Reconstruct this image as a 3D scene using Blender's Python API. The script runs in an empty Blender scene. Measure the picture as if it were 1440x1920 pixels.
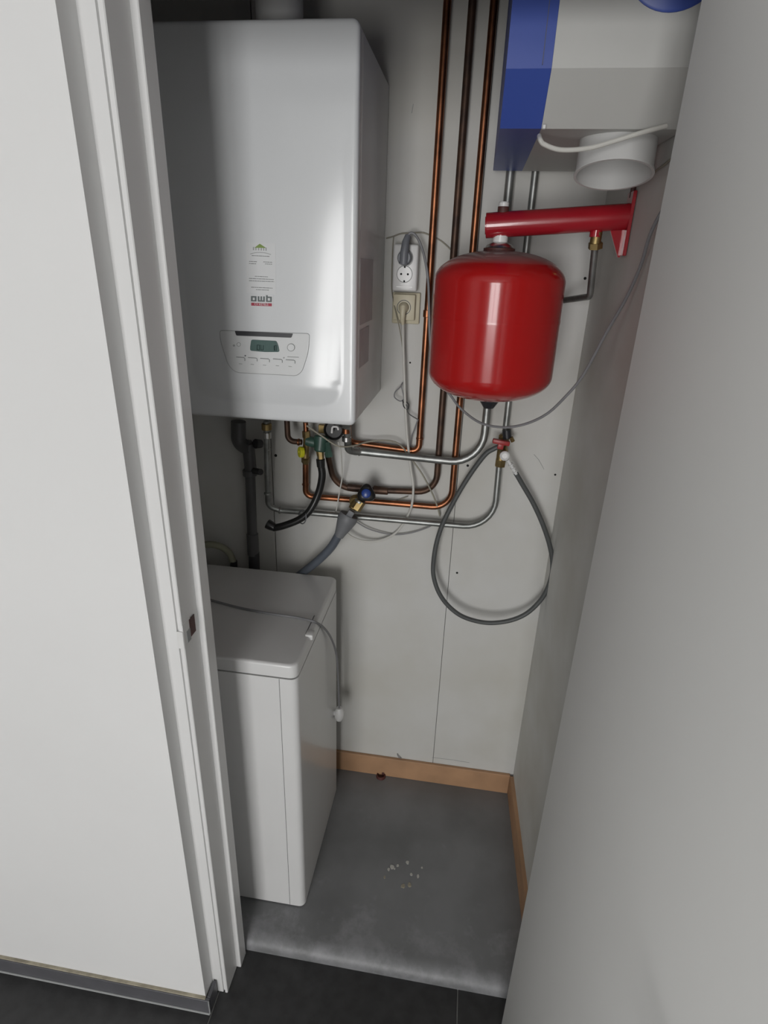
import bpy, bmesh, math, random
from mathutils import Vector, Matrix
random.seed(7)
sc = bpy.context.scene
C = sc.collection
V = Vector
# ------------------------------------------------------------------ camera
F_PX = 1080.0; EYE = V((0, 0, 1.74))
PITCH, ROLL, YAW = 0.4019, -0.0348, 0.1344
fw = V((-math.sin(YAW)*math.cos(PITCH), math.cos(YAW)*math.cos(PITCH), -math.sin(PITCH)))
rt0 = V((math.cos(YAW), math.sin(YAW), 0)); dn0 = fw.cross(rt0)
cr, sr = math.cos(ROLL), math.sin(ROLL)
RT = cr*rt0 + sr*dn0; DN = -sr*rt0 + cr*dn0
cd = bpy.data.cameras.new('camera'); cam = bpy.data.objects.new('camera', cd); C.objects.link(cam)
m = Matrix((RT, -DN, -fw)).transposed().to_4x4(); m.translation = EYE; cam.matrix_world = m
cd.sensor_fit = 'VERTICAL'; cd.sensor_height = 36; cd.lens = F_PX/1920*36; cd.clip_start = .01
sc.camera = cam
# ------------------------------------------------------------------ light
sc.view_settings.view_transform = 'Standard'; sc.view_settings.look = 'None'
sc.view_settings.exposure = 0.62; sc.view_settings.gamma = 1.0; sc.view_settings.use_curve_mapping = False
w = bpy.data.worlds.new('world'); sc.world = w; w.use_nodes = True
w.node_tree.nodes['Background'].inputs[0].default_value = (.75, .85, 1, 1)
w.node_tree.nodes['Background'].inputs[1].default_value = .6
def area(name, loc, target, sx, sy, power, col=(1, 1, 1)):
    l = bpy.data.lights.new(name, 'AREA'); l.shape = 'RECTANGLE'; l.size = sx; l.size_y = sy
    l.energy = power; l.color = col
    o = bpy.data.objects.new(name, l); C.objects.link(o); o.location = loc
    o.rotation_euler = (V(target)-V(loc)).to_track_quat('-Z', 'Y').to_euler()
    return o
WINX0, WINX1, WINZ0, WINZ1, WINY = -1.08, .16, .40, 2.30, -3.0
WZM = 1.30
area('window_daylight_low', ((WINX0+WINX1)/2, WINY-.02, (WINZ0+WZM)/2), ((WINX0+WINX1)/2, 0, (WINZ0+WZM)/2), WINX1-WINX0, WZM-WINZ0, 34, (1, .985, .965))
area('window_daylight_high', ((WINX0+WINX1)/2, WINY-.02, (WZM+WINZ1)/2), ((WINX0+WINX1)/2, 0, (WZM+WINZ1)/2), WINX1-WINX0, WINZ1-WZM, 31, (1, .985, .965))

# ------------------------------------------------------------------ pixel rays -> points at a real depth
def ray(x, y): return RT*(x-720) + DN*(y-960) + fw*F_PX
def at(x, y, Y): d = ray(x, y); return EYE + d*(Y/d.y)
def atX(x, y, X): d = ray(x, y); return EYE + d*(X/d.x)
def atZ(x, y, z): d = ray(x, y); return EYE + d*((z-EYE.z)/d.z)
def onwall(x, y, off=.003):      # on the closet's right wall
    d = ray(x, y); return EYE + d*((.2845+.045*1.59-off)/(d.x+.045*d.y))
def ats(l, Y): return [at(p[0], p[1], p[2] if len(p) > 2 else Y) for p in l]

# ------------------------------------------------------------------ materials
def mat(name, col, rough=.5, metal=0, noise=0, nscale=8, bump=0, bscale=60, coat=0, col2=None, alpha=1, trans=0, spec=.5, detail=4):
    m = bpy.data.materials.new(name); m.use_nodes = True; nt = m.node_tree; b = nt.nodes['Principled BSDF']
    c = (*col, 1)
    b.inputs['Base Color'].default_value = c; b.inputs['Roughness'].default_value = rough
    b.inputs['Metallic'].default_value = metal; b.inputs['Coat Weight'].default_value = coat
    b.inputs['Coat Roughness'].default_value = .08
    b.inputs['Specular IOR Level'].default_value = spec
    b.inputs['Alpha'].default_value = alpha; b.inputs['Transmission Weight'].default_value = trans
    tc = nt.nodes.new('ShaderNodeTexCoord')
    if noise or col2:
        n = nt.nodes.new('ShaderNodeTexNoise'); n.inputs['Scale'].default_value = nscale; n.inputs['Detail'].default_value = detail
        nt.links.new(tc.outputs['Object'], n.inputs['Vector'])
        r = nt.nodes.new('ShaderNodeValToRGB'); r.color_ramp.elements[0].position = .35; r.color_ramp.elements[1].position = .68
        c2 = col2 if col2 else tuple(v*(1-noise) for v in col)
        r.color_ramp.elements[0].color = (*c2, 1); r.color_ramp.elements[1].color = c
        nt.links.new(n.outputs['Fac'], r.inputs['Fac']); nt.links.new(r.outputs['Color'], b.inputs['Base Color'])
    if bump:
        n2 = nt.nodes.new('ShaderNodeTexNoise'); n2.inputs['Scale'].default_value = bscale; n2.inputs['Detail'].default_value = 3
        nt.links.new(tc.outputs['Object'], n2.inputs['Vector'])
        bp = nt.nodes.new('ShaderNodeBump'); bp.inputs['Strength'].default_value = bump; bp.inputs['Distance'].default_value = .004
        nt.links.new(n2.outputs['Fac'], bp.inputs['Height']); nt.links.new(bp.outputs['Normal'], b.inputs['Normal'])
    return m
M = {}
M['hallwall'] = mat('hall_wall_paint', (.74, .74, .735), .75, noise=.03, nscale=2, bump=.05, bscale=40)
M['trim'] = mat('white_gloss_trim', (.74, .74, .735), .38, noise=.04, nscale=3)
M['door'] = mat('door_paint', (.74, .74, .725), .6, noise=.03, nscale=2)
M['wall'] = mat('closet_wall_board', (.60, .60, .585), .6, noise=.10, nscale=3, bump=.06, bscale=30, col2=(.53, .52, .48))
M['wallr'] = mat('closet_side_wall', (.62, .62, .60), .65, noise=.16, nscale=4, bump=.08, bscale=25, col2=(.53, .52, .48))
M['ceil'] = mat('ceiling_paint', (.7, .7, .7), .8, noise=.03)
M['roomwall'] = mat('room_wall_paint', (.5, .5, .49), .8, noise=.03)
M['slab'] = mat('grey_floor_paint', (.205, .208, .214), .5, noise=0, nscale=5, bump=.12, bscale=14, col2=(.145, .148, .150), detail=8)
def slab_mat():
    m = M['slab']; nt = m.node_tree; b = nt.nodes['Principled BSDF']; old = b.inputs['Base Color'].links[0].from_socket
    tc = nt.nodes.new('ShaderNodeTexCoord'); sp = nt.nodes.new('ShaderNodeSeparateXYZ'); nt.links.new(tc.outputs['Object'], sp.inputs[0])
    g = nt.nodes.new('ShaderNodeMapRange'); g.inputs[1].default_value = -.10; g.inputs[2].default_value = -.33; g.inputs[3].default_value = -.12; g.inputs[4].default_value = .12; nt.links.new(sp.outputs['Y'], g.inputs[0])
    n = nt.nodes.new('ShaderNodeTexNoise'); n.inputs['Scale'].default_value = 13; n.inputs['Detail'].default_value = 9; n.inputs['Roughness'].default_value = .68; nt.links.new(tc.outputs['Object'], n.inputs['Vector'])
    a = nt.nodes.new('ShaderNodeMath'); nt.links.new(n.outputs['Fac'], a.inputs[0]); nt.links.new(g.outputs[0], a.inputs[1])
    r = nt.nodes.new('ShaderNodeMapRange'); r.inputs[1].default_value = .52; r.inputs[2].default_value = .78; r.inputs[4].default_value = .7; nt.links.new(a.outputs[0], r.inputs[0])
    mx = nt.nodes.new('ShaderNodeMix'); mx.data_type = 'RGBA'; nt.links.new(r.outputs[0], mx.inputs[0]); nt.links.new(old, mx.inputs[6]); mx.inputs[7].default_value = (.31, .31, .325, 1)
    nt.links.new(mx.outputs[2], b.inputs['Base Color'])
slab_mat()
M['wood'] = mat('raw_wood', (.46, .27, .15), .55, noise=.22, nscale=9)
M['tile'] = mat('dark_tile', (.038, .038, .039), .45, noise=.35, nscale=30, bump=.1, bscale=80, detail=8)
M['plinth'] = mat('grey_plinth_tile', (.105, .105, .115), .4, noise=.15, nscale=20)
M['mortar'] = mat('beige_mortar', (.42, .38, .29), .9, noise=.4, nscale=25, bump=.5, bscale=120)
M['grout'] = mat('grout', (.2, .2, .19), .8, noise=.2)
M['boiler'] = mat('white_enamel', (.66, .675, .685), .2, coat=.08, noise=.015)
M['boilerside'] = mat('white_enamel_side', (.72, .73, .72), .3, noise=.05, nscale=3)
M['panel'] = mat('panel_plastic', (.62, .63, .63), .35, noise=.02)
M['seam'] = mat('shadow_gap', (.12, .12, .12), .6, noise=.02)
M['lightgrey'] = mat('grey_print', (.33, .34, .34), .6, noise=.02)
M['dark'] = mat('dark_plastic', (.02, .021, .025), .4, noise=.1)
M['lcd'] = mat('lcd_glass', (.10, .155, .145), .15, noise=.12, nscale=60)
M['lcdink'] = mat('lcd_ink', (.025, .045, .045), .4, noise=.02)
M['sticker'] = mat('sticker_film', (.68, .69, .695), .25, noise=.02)
M['green'] = mat('green_print', (.20, .30, .06), .5, noise=.1)
M['ink'] = mat('grey_ink', (.11, .13, .13), .5, noise=.05)
M['redink'] = mat('red_ink', (.38, .03, .06), .5, noise=.05)
M['flue'] = mat('white_pvc', (.6, .6, .59), .4, noise=.04)
M['copper'] = mat('copper', (.40, .16, .08), .38, metal=1, col2=(.17, .075, .042), nscale=18)
M['copperdark'] = mat('tarnished_copper', (.13, .075, .05), .5, metal=.7, col2=(.06, .04, .032), nscale=20)
M['steel'] = mat('galvanised_steel', (.40, .41, .40), .44, metal=.9, col2=(.25, .26, .25), nscale=25)
M['chrome'] = mat('chrome', (.55, .55, .54), .3, metal=1, noise=.05)
M['brass'] = mat('brass', (.36, .27, .12), .48, metal=.9, col2=(.25, .18, .08), nscale=30)
M['brassgreen'] = mat('green_valve_body', (.035, .085, .065), .4, noise=.3, nscale=40)
M['yellow'] = mat('yellow_knob', (.58, .56, .02), .4, noise=.1)
M['black'] = mat('black_rubber', (.012, .012, .012), .3, noise=.2, nscale=30)
M['greyhose'] = mat('grey_rubber_hose', (.085, .09, .09), .5, noise=.12, nscale=20)
M['bluegrey'] = mat('bluegrey_hose', (.10, .115, .14), .45, noise=.12, nscale=20)
M['siphon'] = mat('grey_siphon_plastic', (.17, .175, .185), .5, noise=.1)
M['blueknob'] = mat('blue_cap', (.02, .055, .25), .3, noise=.05)
M['white'] = mat('white_plastic', (.72, .72, .71), .3, noise=.03)
M['cream'] = mat('cream_plastic', (.62, .57, .42), .4, noise=.08)
M['greyplug'] = mat('grey_plug_plastic', (.17, .18, .20), .45, noise=.1)
M['cordgrey'] = mat('grey_cord', (.24, .24, .25), .5, noise=.1)
M['cordwhite'] = mat('white_cord', (.62, .61, .57), .5, noise=.1)
M['cordbeige'] = mat('beige_wire', (.33, .31, .25), .6, noise=.15)
M['redpipe'] = mat('red_lacquer_pipe', (.38, .012, .022), .22, coat=.5, noise=.12, nscale=6)
M['redlever'] = mat('red_lever', (.36, .03, .03), .4, noise=.1)
M['pvcgrey'] = mat('dark_grey_pvc', (.085, .085, .088), .4, noise=.15)
M['pvcdark'] = mat('black_pvc', (.03, .03, .033), .45, noise=.2)
M['olive'] = mat('pale_flexible_hose', (.30, .30, .22), .5, noise=.15)
M['blue'] = mat('blue_plastic', (.045, .085, .36), .4, noise=.06, nscale=4)
M['vent'] = mat('offwhite_plastic', (.52, .52, .50), .5, noise=.03)
M['washer'] = mat('washer_enamel', (.70, .70, .695), .28, coat=.2, noise=.02)
M['crumb'] = mat('plaster_crumb', (.55, .54, .50), .9, noise=.2)
M['rust'] = mat('red_brown_stub', (.10, .03, .025), .6, noise=.4, nscale=40)
M['pocket'] = mat('clear_document_film', (.66, .69, .69), .6, noise=.12, nscale=14, coat=.0)
M['hole'] = mat('hole_black', (.01, .01, .01), .9, noise=.05)
# red vessel enamel, with grey dust lying on the upward facing dome
def vessel_mat():
    m = mat('red_vessel_enamel', (.42, .010, .010), .2, coat=.3); nt = m.node_tree; b = nt.nodes['Principled BSDF']
    g = nt.nodes.new('ShaderNodeNewGeometry'); s = nt.nodes.new('ShaderNodeSeparateXYZ'); nt.links.new(g.outputs['Normal'], s.inputs[0])
    r = nt.nodes.new('ShaderNodeMapRange'); r.inputs[1].default_value = .80; r.inputs[2].default_value = .96; nt.links.new(s.outputs['Z'], r.inputs[0])
    mx = nt.nodes.new('ShaderNodeMix'); mx.data_type = 'RGBA'; mx.inputs[6].default_value = (.42, .010, .010, 1); mx.inputs[7].default_value = (.27, .17, .16, 1)
    nt.links.new(r.outputs[0], mx.inputs[0]); nt.links.new(mx.outputs[2], b.inputs['Base Color'])
    r2 = nt.nodes.new('ShaderNodeMapRange'); r2.inputs[1].default_value = .80; r2.inputs[2].default_value = .95; r2.inputs[3].default_value = .17; r2.inputs[4].default_value = .8
    nt.links.new(s.outputs['Z'], r2.inputs[0]); nt.links.new(r2.outputs[0], b.inputs['Roughness'])
    return m
M['vessel'] = vessel_mat()

# ------------------------------------------------------------------ mesh helpers
WORLD = {}
def tag(o, label=None, cat=None, group=None, kind=None):
    if label: o['label'] = label
    if cat: o['category'] = cat
    if group: o['group'] = group
    if kind: o['kind'] = kind
    return o
def thing(name, loc, label, cat, group=None):
    o = bpy.data.objects.new(name, None); C.objects.link(o); o.empty_display_size = .05
    o.location = loc; WORLD[o.name] = V(loc); return tag(o, label, cat, group)
class B:
    def __init__(s): s.bm = bmesh.new()
    def box(s, lo, hi, bev=0, seg=2, mtx=None):
        lo = V(lo); hi = V(hi); c = (lo+hi)/2; d = hi-lo
        mt = Matrix.Translation(c) @ Matrix.Diagonal((*d, 1))
        g = bmesh.ops.create_cube(s.bm, size=1, matrix=mt); vs = g['verts']
        if bev:
            es = list({e for v in vs for e in v.link_edges})
            r = bmesh.ops.bevel(s.bm, geom=es, offset=bev, segments=seg, affect='EDGES', profile=.5)
            vs = r['verts'] if r['verts'] else vs
            vs = list({v for f in r['faces'] for v in f.verts} | {v for v in vs if v.is_valid})
        if mtx is not None:
            allv = set(vs); st = list(vs)
            while st:
                v = st.pop()
                for e in v.link_edges:
                    o2 = e.other_vert(v)
                    if o2 not in allv: allv.add(o2); st.append(o2)
            bmesh.ops.transform(s.bm, matrix=mtx, verts=list(allv))
        return s
    def lathe(s, prof, org, axis=(0, 0, 1), n=32):
        org = V(org); a = V(axis).normalized(); q = a.to_track_quat('Z', 'Y'); rings = []
        for r, h in prof:
            if r < 1e-6: rings.append([s.bm.verts.new(org + a*h)])
            else: rings.append([s.bm.verts.new(org + q @ V((r*math.cos(2*math.pi*k/n), r*math.sin(2*math.pi*k/n), h))) for k in range(n)])
        for A, Bb in zip(rings, rings[1:]):
            if len(A) == 1 and len(Bb) == 1: continue
            for k in range(n):
                k2 = (k+1) % n
                if len(A) == 1: s.bm.faces.new((A[0], Bb[k], Bb[k2]))
                elif len(Bb) == 1: s.bm.faces.new((A[k], A[k2], Bb[0]))
                else: s.bm.faces.new((A[k], A[k2], Bb[k2], Bb[k]))
        return s
    def cyl(s, p0, p1, r0, r1=None, n=20, bev=0):
        p0 = V(p0); p1 = V(p1); L = (p1-p0).length; r1 = r0 if r1 is None else r1
        if bev: pr = [(0, 0), (r0-bev, 0), (r0, bev), (r1, L-bev), (r1-bev, L), (0, L)]
        else: pr = [(0, 0), (r0, 0), (r1, L), (0, L)]
        return s.lathe(pr, p0, p1-p0, n)
    def hexa(s, p0, p1, r): return s.cyl(p0, p1, r, n=6)
    def sweep(s, pts, r, n=12, caps=True):
        pts = [V(p) for p in pts]; N = len(pts); T = []
        for i in range(N): T.append((pts[min(i+1, N-1)]-pts[max(i-1, 0)]).normalized())
        up = V((0, 0, 1)) if abs(T[0].z) < .9 else V((1, 0, 0))
        nrm = (up - T[0]*up.dot(T[0])).normalized(); rings = []
        for i in range(N):
            nrm = (nrm - T[i]*nrm.dot(T[i])).normalized(); bn = T[i].cross(nrm)
            ri = r(i/(N-1)) if callable(r) else r
            rings.append([s.bm.verts.new(pts[i] + ri*(math.cos(2*math.pi*k/n)*nrm + math.sin(2*math.pi*k/n)*bn)) for k in range(n)])
        for A, Bb in zip(rings, rings[1:]):
            for k in range(n): s.bm.faces.new((A[k], A[(k+1) % n], Bb[(k+1) % n], Bb[k]))
        if caps:
            s.bm.faces.new(rings[0][::-1]); s.bm.faces.new(rings[-1])
        return s
    def prism(s, poly, fn, d0, d1):
        a = [s.bm.verts.new(fn(x, y, d0)) for x, y in poly]; b = [s.bm.verts.new(fn(x, y, d1)) for x, y in poly]
        n = len(poly); s.bm.faces.new(a[::-1]); s.bm.faces.new(b)
        for k in range(n): s.bm.faces.new((a[k], a[(k+1) % n], b[(k+1) % n], b[k]))
        return s
    def quad(s, *ps): s.bm.faces.new([s.bm.verts.new(V(p)) for p in ps]); return s
    def build(s, name, mt, parent=None, smooth=True, ang=35):
        bm = s.bm; bmesh.ops.recalc_face_normals(bm, faces=bm.faces)
        xs = [v.co for v in bm.verts]
        lo = V((min(v.x for v in xs), min(v.y for v in xs), min(v.z for v in xs))); hi = V((max(v.x for v in xs), max(v.y for v in xs), max(v.z for v in xs)))
        org = V(((lo.x+hi.x)/2, (lo.y+hi.y)/2, lo.z))
        bmesh.ops.translate(bm, verts=bm.verts, vec=-org)
        me = bpy.data.meshes.new(name); bm.to_mesh(me); bm.free()
        if smooth:
            me.shade_smooth(); me.set_sharp_from_angle(angle=math.radians(ang))
        me.materials.append(M[mt] if isinstance(mt, str) else mt)
        o = bpy.data.objects.new(name, me); C.objects.link(o)
        o.location = org - (WORLD[parent.name] if parent else V((0, 0, 0)))
        if parent: o.parent = parent
        WORLD[o.name] = org; return o
def fillet(pts, r, seg=8):
    pts = [V(p) for p in pts]; out = [pts[0]]
    for i in range(1, len(pts)-1):
        a, b, c = pts[i-1], pts[i], pts[i+1]; u = (a-b).normalized(); v = (c-b).normalized()
        th = u.angle(v)
        if th > math.pi-.03: out.append(b); continue
        rr = r[i-1] if isinstance(r, (list, tuple)) else r
        d = min(rr/math.tan(th/2), (a-b).length*.48 if i > 1 else (a-b).length*.95, (c-b).length*.48 if i < len(pts)-2 else (c-b).length*.95)
        p0 = b+u*d; p1 = b+v*d; rr = d*math.tan(th/2)
        cen = b + (u+v).normalized()*(rr/math.sin(th/2))
        e0 = p0-cen; e1 = p1-cen; tot = e0.angle(e1)
        for k in range(seg+1):
            t = k/seg
            out.append(cen + (e0*math.sin((1-t)*tot) + e1*math.sin(t*tot))/math.sin(tot))
    out.append(pts[-1]); return out
def smooth_path(pts, k=8):
    P = [V(p) for p in pts]; P = [P[0]*2-P[1]] + P + [P[-1]*2-P[-2]]; out = []
    for i in range(1, len(P)-2):
        for j in range(k):
            t = j/k; a, b, c, d = P[i-1], P[i], P[i+1], P[i+2]
            out.append(.5*((2*b) + (c-a)*t + (2*a-5*b+4*c-d)*t*t + (3*b-a-3*c+d)*t**3))
    out.append(P[-2]); return out
def ring(o, p, d, r, L, mt, name='fitting'):
    p = V(p); d = V(d).normalized(); return B().cyl(p-d*L/2, p+d*L/2, r, bev=min(.0012, L*.2), n=20).build(name, mt, o)
def text_mesh(name, body, size, mt, parent, origin, right, up, align='CENTER', ext=.0002, bold=.0):
    cu = bpy.data.curves.new(name, 'FONT'); cu.body = body; cu.size = size; cu.align_x = align; cu.extrude = ext; cu.offset = bold
    t = bpy.data.objects.new(name+'_tmp', cu); C.objects.link(t); bpy.context.view_layer.update()
    me = bpy.data.meshes.new_from_object(t.evaluated_get(bpy.context.evaluated_depsgraph_get()))
    bpy.data.objects.remove(t); me.name = name
    r = V(right).normalized(); u = V(up).normalized(); n = r.cross(u)
    mt4 = Matrix((r, u, n)).transposed().to_4x4(); me.transform(mt4)
    me.materials.clear(); me.materials.append(M[mt])
    o = bpy.data.objects.new(name, me); C.objects.link(o); o.parent = parent
    o.location = V(origin) - WORLD[parent.name]; WORLD[o.name] = V(origin); return o
def struct(o): o['kind'] = 'structure'; return o

# ------------------------------------------------------------------ setting
D = 1.59; CE = 2.45
XL = -.80
def xr(Y): return .2845 + (D-Y)*.045          # closet right wall runs slightly out of square
struct(B().box((XL-.1, D, -.06), (-.5625, D+.1, CE)).box((-.5595, D, -.06), (-.0045, D+.1, CE)).box((-.003, D, -.06), (.45, D+.1, CE)).build('wall_back', 'wall'))
struct(B().box((XL-.12, D+.101, -.06), (.5, D+.14, CE)).build('wall_back_liner', 'seam'))
wb = bpy.data.objects['wall_back']
struct(B().box((XL-.1, .94, -.06), (XL, D, CE)).build('wall_left', 'wall'))
struct(B().prism([(xr(.94), .94), (xr(D), D), (.45, D), (.45, .94)], lambda x, y, z: V((x, y, z)), -.06, CE).build('wall_right', 'wallr'))
struct(B().box((-2.4, .80, -.06), (-.524, .94, 2.6)).build('wall_front_left', 'hallwall'))
struct(B().box((.294, .80, -.06), (1.3, .94, 2.6)).build('wall_front_right', 'hallwall'))
struct(B().box((-.524, .80, 2.10), (.294, .94, 2.6)).build('wall_front_header', 'hallwall'))
struct(B().box((XL-.1, .94, CE), (.45, D+.1, CE+.1)).build('ceiling_closet', 'ceil'))
# raised closet floor with a rounded nose
prof = [(D+.02, -.06), (D+.02, 0)] + [(.950+.040-.040*math.sin(a), -.030+.030*math.cos(a)) for a in [k*math.pi/2/8 for k in range(9)]] + [(.950, -.06)]
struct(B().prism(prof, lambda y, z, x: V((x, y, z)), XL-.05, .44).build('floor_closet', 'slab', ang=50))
# hall tiles
g = B().box((-2.5, -3.1, -.10), (1.4, .96, -.0425)).build('floor', 'grout'); struct(g)
tl = B()
TX = [-2.4-.0, -1.742, -1.126, -.510, .1165, .7425, 1.36]
TY = [-3.1, -2.5, -1.9, -1.3, -.7, -.1, .5, 1.0]
for i in range(len(TX)-1):
    for j in range(len(TY)-1):
        tl.box((TX[i]+.0015, TY[j]+.0015, -.05), (TX[i+1]-.0015, min(TY[j+1]-.0015, .955), -.04), .0008, 1)
tl.build('floor_tile', 'tile', g)
# hall room around the camera, with the window that lights it
struct(B().box((-2.5, -3.1, -.1), (-2.4, .9, 2.6)).build('wall_hall_left', 'roomwall'))
struct(B().box((1.3, -3.1, -.1), (1.4, .9, 2.6)).build('wall_hall_right', 'roomwall'))
wbk = B(); wbk.box((-2.5, WINY-.1, -.1), (WINX0, WINY, 2.6)).box((WINX1, WINY-.1, -.1), (1.4, WINY, 2.6))
wbk.box((WINX0, WINY-.1, -.1), (WINX1, WINY, WINZ0)).box((WINX0, WINY-.1, WINZ1), (WINX1, WINY, 2.6)); struct(wbk.build('wall_hall_rear', 'roomwall'))
struct(B().box((-2.5, -3.1, 2.6), (1.4, .94, 2.7)).build('ceiling', 'ceil'))
wf = B()
for a, b in (((WINX0, WINZ0), (WINX0+.05, WINZ1)), ((WINX1-.05, WINZ0), (WINX1, WINZ1)), ((WINX0, WINZ0), (WINX1, WINZ0+.05)), ((WINX0, WINZ1-.05), (WINX1, WINZ1)), ((WINX0, WZM-.03), (WINX1, WZM+.03)), (((WINX0+WINX1)/2-.03, WINZ0), ((WINX0+WINX1)/2+.03, WINZ1))):
    wf.box((a[0], WINY+.001, a[1]), (b[0], WINY+.04, b[1]), .004, 1)
struct(wf.build('window_1', 'trim'))
# plinth, mortar bed, sealant
pl = B().box((-2.4, .7905, -.04), (-.5115, .799, .013), .001, 1).box((-.5205, .7995, -.04), (-.5115, .838, .013), .001, 1).build('baseboard_hall', 'plinth'); struct(pl)
B().box((-2.4, .7925, .013), (-.522, .8005, .0165), .001, 1).build('mortar_strip', 'mortar', pl)
B().cyl((-2.4, .7895, -.0385), (-.512, .7895, -.0385), .0028, n=8).build('sealant', 'lightgrey', pl)
B().cyl((-.512, .7902, -.038), (-.512, .7902, .013), .0016, n=8).build('corner_joint', 'lightgrey', pl)
# door frame, left: moulded architrave and rebated jamb
L = [(-.524, .842), (-.498, .842), (-.4975, .847), (-.493, .847), (-.4925, .8415), (-.4875, .8415), (-.486, .843), (-.486, .905), (-.4755, .905), (-.474, .9065), (-.474, .94), (-.524, .94)]
f1 = struct(B().prism(L, lambda x, y, z: V((x, y, z)), -.0385, 2.12).build('trim_1', 'trim', smooth=False))
f2 = struct(B().prism([(.256+(-.486-x), y) for x, y in L], lambda x, y, z: V((x, y, z)), -.0385, 2.12).build('trim_2', 'trim', smooth=False))
f3 = struct(B().box((-.485, .9055, 2.072), (.255, .939, 2.12), .002).box((-.485, .843, 2.085), (.255, .9055, 2.12), .002).build('trim_3', 'trim'))
# strike plate set in the rebate
c = atX(347, 1190, -.486)
B().box((-.4865, .8405, c.z-.026), (-.4845, .872, c.z+.026), .0006, 1).box((-.4965, .8385, c.z-.026), (-.4848, .8425, c.z+.012), .0008, 1).build('strike_plate', 'white', f1)
B().box((-.4848, .866, c.z-.017), (-.4838, .888, c.z+.022), .0004, 1).build('latch_hole', 'rust', f1)
B().box((-.4855, .852, c.z-.022), (-.4838, .867, c.z+.004), .0006, 1, Matrix.Identity(4)).build('strike_tongue', 'lightgrey', f1)
# door leaf, standing open toward the viewer
hp = V((.2168, .840, 0)); ang = math.radians(5)
dm = Matrix.Translation(hp) @ Matrix.Rotation(ang, 4, 'Z')
dr = B().box((0, -.72, -.032), (.04, 0, 2.045), .0012, 2, dm).build('door_1', 'door'); struct(dr)
hd = B(); hd.lathe([(0, 0), (.026, 0), (.026, -.006), (.011, -.008), (.009, -.045), (0, -.045)], dm @ V((0, -.66, 1.02)), dm.to_3x3() @ V((1, 0, 0)), 20)
hd.sweep(fillet([dm @ V((-.045, -.66, 1.02)), dm @ V((-.05, -.655, 1.02)), dm @ V((-.05, -.55, 1.02))], .01), .009); hd.build('door_handle', 'steel', dr)
# wooden baseboards in the closet
struct(B().box((-.79, 1.578, 0), (.2732, 1.59, .086), .0015, 1).build('baseboard_back', 'wood'))
struct(B().prism([(xr(1.0)-.012, 1.0), (xr(1.5775)-.012, 1.5775), (xr(1.5775), 1.5775), (xr(1.0), 1.0)], lambda x, y, z: V((x, y, z)), .0, .086).build('baseboard_right', 'wood'))
# drill holes, filler scuffs in the back wall
for k, (x, y, r) in enumerate([(1097, 522, .0035), (877, 873, .0038), (857, 1074, .0035), (517, 854, .0045), (769, 680, .0025), (1041, 890, .003)]):
    p = at(x, y, D); B().cyl((p.x, D-.0006, p.z), (p.x, D+.0004, p.z), r, n=12).build('screw_hole', 'hole', wb)
for pts in ([(1001, 852), (1010, 862), (1020, 880)], [(775, 195), (773, 205), (772, 212)], [(810, 1420), (850, 1425), (880, 1430)]):
    B().sweep([at(x, y, D-.0003) for x, y in pts], .0007, 5).build('scuff_mark', 'lightgrey', wb)

# ------------------------------------------------------------------ boiler
BF = 1.205; BX0, BX1 = -.622, -.2335; BZ0, BZ1 = 1.4185, 2.130
bo = thing('gas_boiler', ((BX0+BX1)/2, (BF+D)/2, BZ0), 'tall white wall-hung gas boiler with glossy front and small grey display', 'boiler')
B().box((BX0+.004, BF+.03, BZ0+.004), (BX1-.003, D-.002, BZ1-.004), .004, 2).build('casing', 'boilerside', bo)
# bulged front cover: height field
nx, nz = 72, 120; bm = bmesh.new(); grid = []
W = BX1-BX0; Hh = BZ1-BZ0; cx = (BX0+BX1)/2; R = .014
def front_h(x, z):
    u = abs(x-cx)/(W/2*.855); v = (z-BZ0-.040)/(Hh)
    A = .0085*max(0, 1-max(0, (v-.05))/.75)**1.3
    if u >= 1 or v <= 0: s = 0
    else:
        s = 1-u**4
        t = min(1, (z-BZ0-.040)/.05); s *= (1-(1-t)**2)
        rc = .05; dx = W/2*.855-abs(x-cx); dz = z-BZ0-.040
        if dx < rc and dz < rc:
            q = math.hypot(rc-dx, rc-dz)
            s = 0 if q >= rc else s*(1-(q/rc)**4)
    return A*s
for j in range(nz+1):
    row = []
    for i in range(nx+1):
        a = -1+2*i/nx; b = -1+2*j/nz
        x = cx + W/2*(math.copysign(1-(1-abs(a))**1.5, a)); z = (BZ0+BZ1)/2 + Hh/2*(math.copysign(1-(1-abs(b))**1.5, b))
        ex = min(x-BX0, BX1-x); ez = min(z-BZ0, BZ1-z); 
        if ex < R and ez < R:
            q = V((R-ex, R-ez)); l = q.length
            if l > R:
                q *= R/l
                x = (BX0+R-q.x) if x < cx else (BX1-R+q.x); z = (BZ0+R-q.y) if z < (BZ0+BZ1)/2 else (BZ1-R+q.y)
            e = max(0, R-min(l, R))
        else: e = min(ex, ez, R)
        rb = .009; e2 = min(e, rb); edge = rb-math.sqrt(max(0, rb*rb-(rb-e2)**2))
        row.append(bm.verts.new((x, BF-front_h(x, z)+edge, z)))
    grid.append(row)
for j in range(nz):
    for i in range(nx): bm.faces.new((grid[j][i], grid[j][i+1], grid[j+1][i+1], grid[j+1][i]))
edge_v = [grid[0][i] for i in range(nx+1)] + [grid[j][nx] for j in range(1, nz+1)] + [grid[nz][i] for i in range(nx-1, -1, -1)] + [grid[j][0] for j in range(nz-1, 0, -1)]
back = [bm.verts.new((v.co.x, BF+.036, v.co.z)) for v in edge_v]
n = len(edge_v)
for k in range(n): bm.faces.new((edge_v[k], edge_v[(k+1) % n], back[(k+1) % n], back[k]))
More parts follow.
